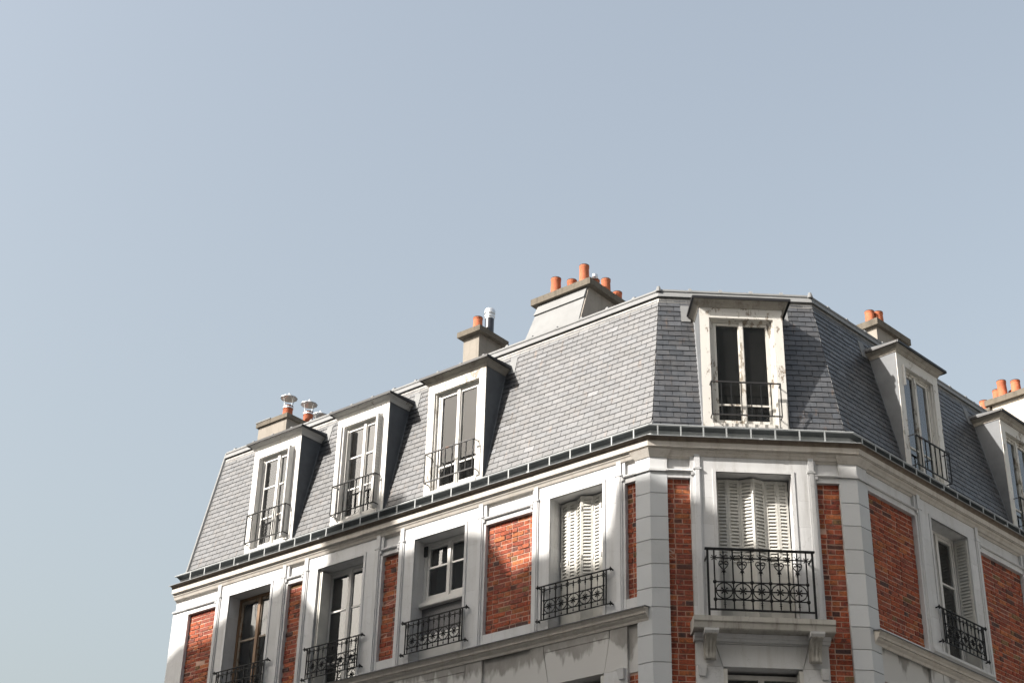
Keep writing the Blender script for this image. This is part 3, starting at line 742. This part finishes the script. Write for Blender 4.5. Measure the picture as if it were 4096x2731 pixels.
# verge strip on the left end
MB().prism([RP('L',LEND-.045,-.05,.0),RP('L',LEND+.012,-.05,.0),RP('L',LEND+.012,-.05,.045),RP('L',LEND-.02,-.05,.045)],[RP('L',LEND-.045,WT+.17,.0),RP('L',LEND+.012,WT+.17,.0),RP('L',LEND+.012,WT+.17,.045),RP('L',LEND-.02,WT+.17,.045)]).build('verge_flashing','zinc_roof',BLD)
# flashing at the break of the roof: apron, band and roll
def ro(z,d): return roof_o(z)+d
MB().ring([(ro(12.27,.014),12.27),(ro(12.39,.016),12.39),(ro(12.39,-.02),12.39),(ro(12.27,-.0),12.27)],sl=LEND-.02).build('apron_flashing','lead',BLD)
MB().ring([(ro(12.37,.052),12.368),(ro(12.45,.040),12.452),(ro(12.45,-.05),12.452),(ro(12.37,.0),12.375)],sl=LEND-.02).build('roof_break_band','zinc_roof',BLD)
MB().ring([(-.715,12.462),(-.705,12.475),(-.712,12.507),(-.75,12.512),(-.75,12.453)],sl=LEND-.02).build('roof_break_roll','zinc_roof',BLD)
MB().ring([(-.74,12.44),(-.74,12.505),(-2.4,12.86),(-3.4,12.98),(-3.4,12.90)]).build('upper_roof','zinc_roof',BLD)
MB().prism(plan(-3.3,-7.6,12.86),plan(-3.3,-7.6,12.93)).build('roof_terrace','zinc_roof',BLD)
bt=MB(); bt.hexa([(-.032,-.03,0),(.032,-.03,0),(.032,1.5,.32),(-.032,1.5,.32),(-.019,.0,.062),(.019,.0,.062),(.019,1.5,.375),(-.019,1.5,.375)])
btm=local_mesh('roof_batten',bt,'zinc_roof')
def battens(f,s0,s1,step):
    s=s0
    while s<s1: place(btm,'roof_batten',BLD,P(f,s,-.735,12.488),fac_rot(f)); s+=step
battens('L',.75,LEND-.2,.50); battens('C',.75,CW-.6,.46); battens('R',.8,REND,.5)
for v in (VL(-.715,12.46),VR(-.715,12.46)):
    MB().lathe(v,[(.046,0),(.043,.03),(.026,.085),(.022,.092),(.002,.094)],8).build('hip_knob','zinc_roof',BLD)

# ------------------------------------------------------------------ dormers
def dormer(f,s0,s1,fm='peel',glass='glass',rows=(.28,),label=None,post=.135,zb=10.0,wind='peel_light',rz=(10.10,10.62)):
    of=-.15; ht=11.925; op=11.73; a,b=s0+post,s1-post
    m=MB(); m.box(f,s0,a,of-.011,of,9.93,ht); m.box(f,s0+.031,a,of-.13,of-.0111,9.93,ht-.001); m.box(f,b,s1-.031,of-.13,of-.0111,9.93,ht-.001); m.box(f,b,s1,of-.011,of,9.93,ht); m.box(f,a,b,of-.13,of-.002,op,ht); m.box(f,a,b,of-.13,of+.02,zb-.03,zb+.02)
    m.box(f,a,a+.022,of-.1,of-.03,zb,op); m.box(f,b-.022,b,of-.1,of-.03,zb,op)
    d=m.build('dormer',fm,BLD)
    if label: d['label']=label
    MB().box(f,a,b,of-.03,of-.004,9.9,zb-.03).build('dormer_apron','zinc_roof',d)
    for q0,q1 in ((s0-.006,s0+.03),(s1-.03,s1+.006)):
        MB().poly_o(f,[(of-.012,9.93),(of-.012,ht),(roof_o(ht)-.03,ht),(roof_o(9.93)-.03,9.93)],q0,q1).build('cheek','zinc_dark',d)
        side=-1 if q0<(s0+s1)/2 else 1
        e0,e1=(s0-.028,s0+.0005) if side<0 else (s1-.0005,s1+.028)
        MB().prism([RP(f,e0,.05,.004),RP(f,e1,.05,.004),RP(f,e1,.05,.03)],[RP(f,e0,2.05,.004),RP(f,e1,2.05,.004),RP(f,e1,2.05,.03)]).build('cheek_flashing','zinc_dark',d)
    bk=roof_o(12.0)-.06
    m=MB(); m.frustum(f,(s0-.016,s1+.016,bk,of+.016),ht-.03,(s0-.022,s1+.022,bk,of+.022),ht-.012); m.frustum(f,(s0-.026,s1+.026,bk,of+.026),ht-.012,(s0-.034,s1+.034,bk,of+.034),ht+.012)
    m.frustum(f,(s0-.036,s1+.036,bk,of+.036),ht+.012,(s0-.04,s1+.04,bk,of+.04),ht+.022)
    m.frustum(f,(s0-.045,s1+.045,bk,of+.045),ht+.022,(s0-.088,s1+.088,bk,of+.088),ht+.068)
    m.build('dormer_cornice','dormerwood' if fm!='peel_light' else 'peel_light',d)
    m=MB(); m.hexa([P(f,s0-.108,bk,ht+.069),P(f,s1+.108,bk,ht+.069),P(f,s1+.108,of+.108,ht+.069),P(f,s0-.108,of+.108,ht+.069),P(f,s0-.10,bk-.12,ht+.16),P(f,s1+.10,bk-.12,ht+.16),P(f,s1+.112,of+.112,ht+.092),P(f,s0-.112,of+.112,ht+.092)])
    m.build('dormer_roof','zinc_dark',d)
    MB().box(f,s0-.115,s1+.115,of+.104,of+.122,ht+.056,ht+.096).build('dormer_roof_edge','black',d)
    for q0,q1 in((s0-.121,s0-.104),(s1+.104,s1+.121)): MB().box(f,q0,q1,bk+.1,of+.1,ht+.058,ht+.094).build('dormer_roof_edge','black',d)
    for q0,q1 in((s0-.20,s0-.06),(s1+.06,s1+.20)):
        wz=(ht-.03-RZ0)/CS
        MB().prism([RP(f,q0,wz,.016),RP(f,q1,wz,.016),RP(f,q1,wz+.32,.014),RP(f,q0,wz+.32,.014)],[RP(f,q0,wz,.024),RP(f,q1,wz,.024),RP(f,q1,wz+.32,.02),RP(f,q0,wz+.32,.02)]).build('side_flashing','zinc_roof',d)
    window(f,a+.022,b-.022,zb+.02,op-.002,of-.07,wind,glass,parent=d,rows=rows,frame=.04,stile=.042,mid=.055,name='window_frame')
    # plain bar railing
    o=of+.115; ra,rb=a-.03,b+.03
    im='iron_rust' if fm!='peel_light' else 'iron'
    rl=MB().box(f,ra,rb,o-.011,o+.011,rz[1]-.018,rz[1]).build('dormer_railing',im,BLD)
    MB().box(f,ra,rb,o-.009,o+.009,rz[0],rz[0]+.016).build('bottom_rail',im,rl)
    for s in(ra+.004,rb-.004):
        for z in(rz[0]+.002,rz[1]-.012): MB().box(f,s-.007,s+.007,of-.01,o-.0115,z,z+.011).build('stay',im,rl)
    bm_=MB().wbox(-.007,.007,-.007,.007,0,rz[1]-rz[0]-.02); bm_.ball((0,0,(rz[1]-rz[0])*.62),.010,6,4); bm_=local_mesh('bar',bm_,'iron')
    n=8
    for k in range(n): rot_place(bm_,'bar',rl,f,ra+.006+(rb-ra-.012)*k/(n-1),o,rz[0]+.01)
    return d
d1=dormer('L',7.30,8.46,'peel_light','glass',(.33,.66),'white dormer at the far left end of the roof')
d2=dormer('L',5.235,6.415,'peel_light','glass',(.33,.66),'white dormer with a pale green blind')
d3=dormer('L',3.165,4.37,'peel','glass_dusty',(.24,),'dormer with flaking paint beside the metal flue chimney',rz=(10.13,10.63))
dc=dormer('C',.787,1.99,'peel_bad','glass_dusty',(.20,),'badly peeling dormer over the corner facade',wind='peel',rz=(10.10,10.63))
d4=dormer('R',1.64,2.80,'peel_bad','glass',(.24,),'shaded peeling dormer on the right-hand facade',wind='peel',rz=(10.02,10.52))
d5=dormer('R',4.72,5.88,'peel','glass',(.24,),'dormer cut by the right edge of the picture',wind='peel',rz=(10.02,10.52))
def dormer_shutter(f,d,s,o0,o1,z0,z1):
    m=MB().box(f,s-.014,s+.014,o0,o1,z0,z1); o=m.build('shutter','white',d); return o
dormer_shutter('L',d1,7.46,-.16,-.03,10.05,11.70); dormer_shutter('L',d1,7.495,-.17,-.06,10.05,11.66); dormer_shutter('L',d1,8.30,-.17,-.11,10.05,11.70)
for s,o1 in((5.395,-.05),(5.43,-.07)): dormer_shutter('L',d2,s,-.16,o1,10.05,11.70)
for s,o1 in((6.245,-.06),(6.21,-.09)): dormer_shutter('L',d2,s,-.16,o1,10.05,11.70)
dormer_shutter('R',d4,1.79,-.15,-.115,11.38,11.72)
# louvre ribs that show on the open shutter of the second dormer
for k in range(26): MB().box('L',5.381,5.384,-.14,-.065,10.12+k*.06,10.155+k*.06).build('shutter_rib','greywhite',d2)

# ------------------------------------------------------------------ chimneys
def pot(ch,f,s,o,z,h,r0=.092,r1=.081,mat='terracotta'):
    j=R.uniform(-.004,.004); r0+=j; r1+=j
    prof=[(r0,0),(r0-.003,h*.2),(r1,h*.84),(r1+.006,h*.87),(r1+.006,h-.014)]
    MB().lathe(P(f,s,o,z),prof,18,False).build('chimney_pot',mat,ch,smooth=True)
    MB().lathe(P(f,s,o,z),[(r1+.006,h-.0138),(r1+.007,h),(r1-.010,h),(r1-.013,h*.3),(.001,h*.28)],18,False).build('sooty_rim','soot',ch,smooth=True)
def cowl(ch,f,s,o,z,R_=.19):
    m=MB().lathe(P(f,s,o,z),[(R_,0),(R_*.98,.012),(.03,.085),(.012,.12),(.001,.125),(.001,.11),(.03,.075),(R_*.97,.0)],10,False); m.build('cowl','galv',ch)
    m=MB()
    for k in range(4):
        a=math.pi/4+k*math.pi/2; c=P(f,s,o,z); d=Vector((math.cos(a),math.sin(a),0)); m.tube([c+d*.097+ZV*-.22,c+d*.099-ZV*.12,c+d*R_*.8+ZV*.015],.0055,4)
    m.lathe(P(f,s,o,z-.19),[(.098,-.03),(.102,-.03),(.102,.0),(.098,.0)],14,False); m.build('cowl_bracket','galv',ch)
# big zinc-clad stack
c3=MB().frustum('L',(2.62,3.86,-3.3,-1.58),12.6,(2.62,3.645,-3.1,-2.03),14.03).build('chimney','zinc_roof',BLD); c3['label']='broad chimney stack clad in pale zinc with seven pots'
MB().frustum('L',(2.595,2.62,-3.28,-1.60),12.6,(2.595,2.62,-3.08,-2.045),14.025).build('chimney_side','render',c3)
MB().frustum('L',(2.615,3.70,-3.15,-1.93),13.80,(2.615,3.655,-3.1,-2.018),14.03).build('zinc_overlap','zinc_roof',c3)
MB().box('L',2.50,3.78,-3.3,-1.95,14.03,14.15).build('chimney_cap','concrete',c3)
for s,o,h in ((3.37,-2.13,.36),(3.17,-2.32,.34),(3.12,-2.5,.36),(2.75,-2.12,.385),(2.70,-2.67,.36),(2.70,-3.0,.25)):
    pot(c3,'L',s,o,14.15,h)
pot(c3,'L',2.72,-2.38,14.15,.21,mat='terracotta_old')
m=MB().lathe(P('L',2.72,-2.38,14.33),[(.052,0),(.057,.04),(.048,.06),(.058,.085),(.05,.11),(.052,.14),(.03,.16),(.001,.162)],12,False); m.build('flue_sleeve','alu',c3,smooth=True)
# small stack with black flue
c2=MB().box('L',5.035,5.40,-2.66,-2.06,12.5,13.97).build('chimney','render',BLD); c2['label']='narrow rendered chimney with one pot and a black metal flue'
MB().box('L',4.94,5.475,-2.76,-1.96,13.97,14.075).build('chimney_cap','concrete',c2)
pot(c2,'L',5.14,-2.13,14.075,.27)
m=MB().lathe(P('L',5.12,-2.42,14.075),[(.083,0),(.083,.39)],18); m.build('flue_pipe','flue',c2,smooth=True)
m=MB().lathe(P('L',5.12,-2.42,14.47),[(.087,-.03),(.087,.0),(.098,.008),(.098,.042),(.075,.05),(.075,.075),(.101,.083),(.101,.137),(.083,.175),(.042,.20),(.001,.206)],18); m.build('flue_cowl','galv',c2,smooth=True)
# left end stack with cowls
c1=MB().box('L',9.13,9.90,-2.6,-1.37,12.4,13.24).build('chimney','render',BLD); c1['label']='left end chimney with conical metal cowls'
MB().box('L',9.09,9.935,-2.64,-1.33,13.24,13.33).build('chimney_cap','concrete',c1)
MB().box('L',9.55,9.945,-1.5,-1.32,13.332,13.35).build('zinc_overlap','zinc_roof',c1)
for s,o,h in((9.33,-1.55,.28),(9.33,-2.07,.36),(9.42,-2.46,.30)):
    pot(c1,'L',s,o,13.33,h,.098,.088,'terracotta_old'); cowl(c1,'L',s,o,13.33+h+.16,.165)
# right-hand stack
c4=MB().box('R',4.0,4.92,-2.12,-1.83,12.4,13.975).build('chimney','render',BLD); c4['label']='right-hand chimney with a pair of orange pots'
MB().box('R',3.93,5.0,-2.22,-1.76,13.975,14.10).build('chimney_cap','concrete',c4)
for s,o,h in((4.10,-2.0,.27),(4.26,-1.93,.29),(4.0,-2.62,.36)):
    pot(c4,'R',s,o,14.10 if o>-2.3 else 14.0,h)
MB().box('R',3.9,4.4,-2.8,-2.45,12.6,14.0).build('rear_stack','render',c4)
# far right party-wall stack
c5=MB().box('R',8.06,8.5,-1.92,-.55,12.3,13.985).build('chimney','cream',BLD); c5['label']='cream party-wall chimney at the right edge'
MB().box('R',7.98,8.58,-2.03,-.47,13.985,14.10).build('chimney_cap','concrete',c5)
for s,o,h in((8.15,-1.83,.22),(8.12,-1.70,.36),(8.12,-1.42,.27),(8.35,-1.6,.2),(8.12,-1.12,.42)): pot(c5,'R',s,o,14.10,h)
MB().box('R',8.04,8.5,-2.6,-1.925,12.3,13.86).build('low_stack','cream',c5)
MB().box('R',7.96,8.56,-2.66,-1.93,13.86,13.93).build('chimney_cap','concrete',c5)
pot(c5,'R',8.1,-2.1,13.93,.23); pot(c5,'R',8.14,-2.36,13.93,.30,.07,.055,'terracotta_old')

# ------------------------------------------------------------------ things behind the windows
def curtain(f,s0,s1,z0,z1,o,mat,label,amp=.02,waves=5,name='curtain',top=None):
    n=waves*8; m=MB(); fr=[];bk=[]
    for k in range(n+1):
        s=s0+(s1-s0)*k/n; d=amp*math.sin(2*math.pi*waves*k/n)+amp*.4*math.sin(2*math.pi*waves*.37*k/n+1); fr.append((s,o+d)); bk.append((s,o+d-.004))
    pl=fr+bk[::-1]
    for z in (0,):
        lo=[P(f,a,b,z0) for a,b in pl]; hi=[P(f,a,b,z1) for a,b in pl]
        N=len(pl); m.add(lo+hi,[(i,(i+1)%N,(i+1)%N+N,i+N) for i in range(N)]+[(i,i+1,N-2-i,N-1-i) for i in range(n)]+[(N+i,N+i+1,2*N-2-i,2*N-1-i) for i in range(n)])
    o_=m.build(name,mat,None,smooth=True); return tag(o_,label,'curtain')
curtain('L',7.95,8.24,10.04,11.66,-.36,'curtain_grey','grey curtain hanging in the far left dormer',.018,4)
curtain('L',7.52,7.92,10.04,11.66,-.40,'curtain_white','pale net curtain in the far left dormer, right sash',.012,6)
curtain('L',5.42,6.24,10.04,11.68,-.38,'curtain_green','pale green blind behind the second dormer from the left',.004,2,'window_blind')
curtain('L',5.98,6.36,7.3,9.15,-.42,'curtain_grey','grey drape in the second lower window from the left',.02,4)
curtain('L',8.15,8.46,7.3,9.15,-.46,'curtain_grey','dark drape behind the brown wooden window',.02,3)
curtain('R',1.62+.19,2.2,10.05,11.68,-.40,'curtain_grey','grey curtain in the shaded right-hand dormer',.015,5)
def towel():
    f='L'; m=MB(); pts=[(3.66,8.31),(3.86,8.31),(3.80,8.50),(3.745,8.62),(3.715,8.63),(3.70,8.55),(3.68,8.45)]
    m.poly_s(f,pts,-.345,-.335); o=m.build('kitchen_towel','towel'); return tag(o,'pink checked cloth hanging inside the half-height lower window','cloth')
towel()

# ------------------------------------------------------------------ across the street (out of the picture; shades the facade and shows in the panes)
TS,TZ=1.009/2.246,1.8/2.246        # shift along s / in height per metre towards the sun
N0=12.0
def opp(name,label,s0,s1,crown,wall_top,chims=(),n1=22.0):
    b=thing(name,P('L',(s0+s1)/2,(N0+n1)/2,-ZO+.01),label,'building','houses across the street')
    MB().box('L',s0,s1,N0+.35,n1,-ZO+.004,wall_top).build('wall','limestone',b)
    if crown:
        pts=[(s+TS*N0,z+TZ*N0) for s,z in crown]
        pts=[(s0,wall_top-.3)]+pts[::-1] if pts[0][0]>pts[-1][0] else [(s0,wall_top-.3)]+pts
        pts.append((s1,wall_top-.3)); MB().poly_s('L',pts,N0,N0+.9).build('shadow_cut_attic','limestone',b)  # attic outline shaped to cast the shadow edge on the facade
    for a,c,z in chims:
        ch=MB().box('L',a+TS*N0,c+TS*N0,N0+.02,N0+.75,wall_top-.5,z+TZ*N0).build('chimney','limestone',b)
    z=-ZO+1.2
    while z<wall_top-2.4:
        s=s0+.8
        while s<s1-1.4:
            wn=MB().box('L',s,s+1.05,N0+.30,N0+.349,z,z+1.9).build('window','greywhite',b)
            MB().box('L',s+.08,s+.97,N0+.285,N0+.299,z+.08,z+1.82).build('pane','glass',wn); s+=2.3
        z+=3.0
    MB().box('L',s0,s1,N0-.02,N0+.349,wall_top-.9,wall_top-.6).build('cornice','limestone',b)
    return b
crown=[(-3.3,10.8),(-1.0,10.8),(-.96,8.98),(-.3,9.12),(.45,9.16),(.56,8.98),(.70,8.44),(1.3,8.32),(1.9,8.40),(2.33,8.37),(2.48,8.32),(2.56,8.42),(2.74,8.72),(2.97,8.95),(3.2,9.06),(4.6,9.06),(5.0,9.0),(6.2,8.35),(6.43,8.50),(6.82,8.96),(7.15,9.10),(7.4,9.04),(8.56,8.82),(8.75,8.77),(8.95,8.64),(9.7,8.58),(10.3,8.2),(10.6,8.1)]
opp('apartment_house','limestone apartment house across the street, outside the picture, shading the lower facade',2.0,16.2,crown,17.0,((5.0,6.24,10.42),))
opp('apartment_house','second limestone house further along the opposite side, outside the picture, added to darken a window reflection',25.5,36.0,None,16.5,n1=15.2)  # unseen house added to darken part of the left window's reflection

def block(name,label,pts,h,wm='limestone'):
    c=sum((Vector((x,y,0)) for x,y in pts),Vector())/len(pts); b=thing(name,(c.x,c.y,.004),label,'building','houses across the street')
    MB().prism([Vector((x,y,.004)) for x,y in pts],[Vector((x,y,h)) for x,y in pts]).build('wall',wm,b)
    a0,a1=Vector((*pts[0],0)),Vector((*pts[1],0)); d=(a1-a0); L=d.length; d/=L; n=Vector((d.y,-d.x,0))
    if n.dot(c-a0)>0: n=-n
    def bx(m,x0,x1,y0,y1,z0,z1): m.hexa([a0+d*x+n*y+ZV*z for z in(z0,z1) for x,y in((x0,y0),(x1,y0),(x1,y1),(x0,y1))])
    z=3.6
    while z<h-2.6:
        x=1.2
        while x<L-1.6:
            m=MB(); bx(m,x,x+1.1,.0,.06,z,z+2.0); wn=m.build('window','greywhite',b)
            m=MB(); bx(m,x+.1,x+1.0,.061,.075,z+.1,z+1.9); m.build('pane','glass',wn); x+=2.6
        m=MB(); bx(m,0,L,.001,.14,z-.55,z-.35); m.build('string_course','limestone',b); z+=3.1
    m=MB(); bx(m,-.2,L+.2,-.3,.5,h,h+.35); m.build('cornice','limestone',b)
block('corner_block','limestone corner block behind the viewer, outside the picture, sized to dim the sky light and the corner panes',[(-13,-3.6),(17,-3.6),(17,-18),(-13,-18)],28.5)  # unseen block placed and raised to cut sky light and darken the corner panes
def wr(s,n):
    p=P('R',s,n,0); return (p.x,p.y)
block('added_side_block','limestone block added across the right-hand street, unseen, to hold back sky and bounce sun',[wr(-9,14),wr(22,14),wr(22,26),wr(-9,26)],20,'bounce_limestone')  # unseen block added to hold back sky light and bounce sun onto the right wall

# bare street tree that shows in the window panes
def bare_tree(pos,h,label,seed):
    r=random.Random(seed); t=thing('street_tree',pos,label,'tree'); pos=Vector(pos)
    tr=MB(); br=MB()
    trunk=[pos+Vector((r.uniform(-.1,.1)*k,r.uniform(-.1,.1)*k,h*.42*k/5)) for k in range(6)]
    tr.tube(trunk,.20,8,r_end=.13); tr.build('trunk','bark',t,smooth=True)
    def grow(p,d,L,rad_,lev):
        pts=[p]; q=p
        for k in range(4):
            d=(d+Vector((r.gauss(0,.16),r.gauss(0,.16),r.gauss(.04,.1)))).normalized(); q=q+d*L/4; pts.append(q)
        br.tube(pts,rad_,4 if lev>1 else 6,r_end=rad_*.5)
        if lev<5:
            for k in range(3 if lev<4 else 2):
                i=r.randint(1,4); nd_=(d+Vector((r.gauss(0,.55),r.gauss(0,.55),r.gauss(.15,.4)))).normalized()
                grow(pts[i],nd_,L*r.uniform(.6,.78),rad_*.52,lev+1)
    for k in range(5):
        a=2*math.pi*k/5+r.uniform(-.3,.3); grow(trunk[-1]-ZV*r.uniform(0,.9),Vector((math.cos(a)*.6,math.sin(a)*.6,.9)).normalized(),h*.26,.09,0)
    br.build('crown','bark',t); return t
bare_tree(P('L',15.6,8.0,-ZO),15.5,'bare street tree left of the picture, mirrored in the lower windows',3)
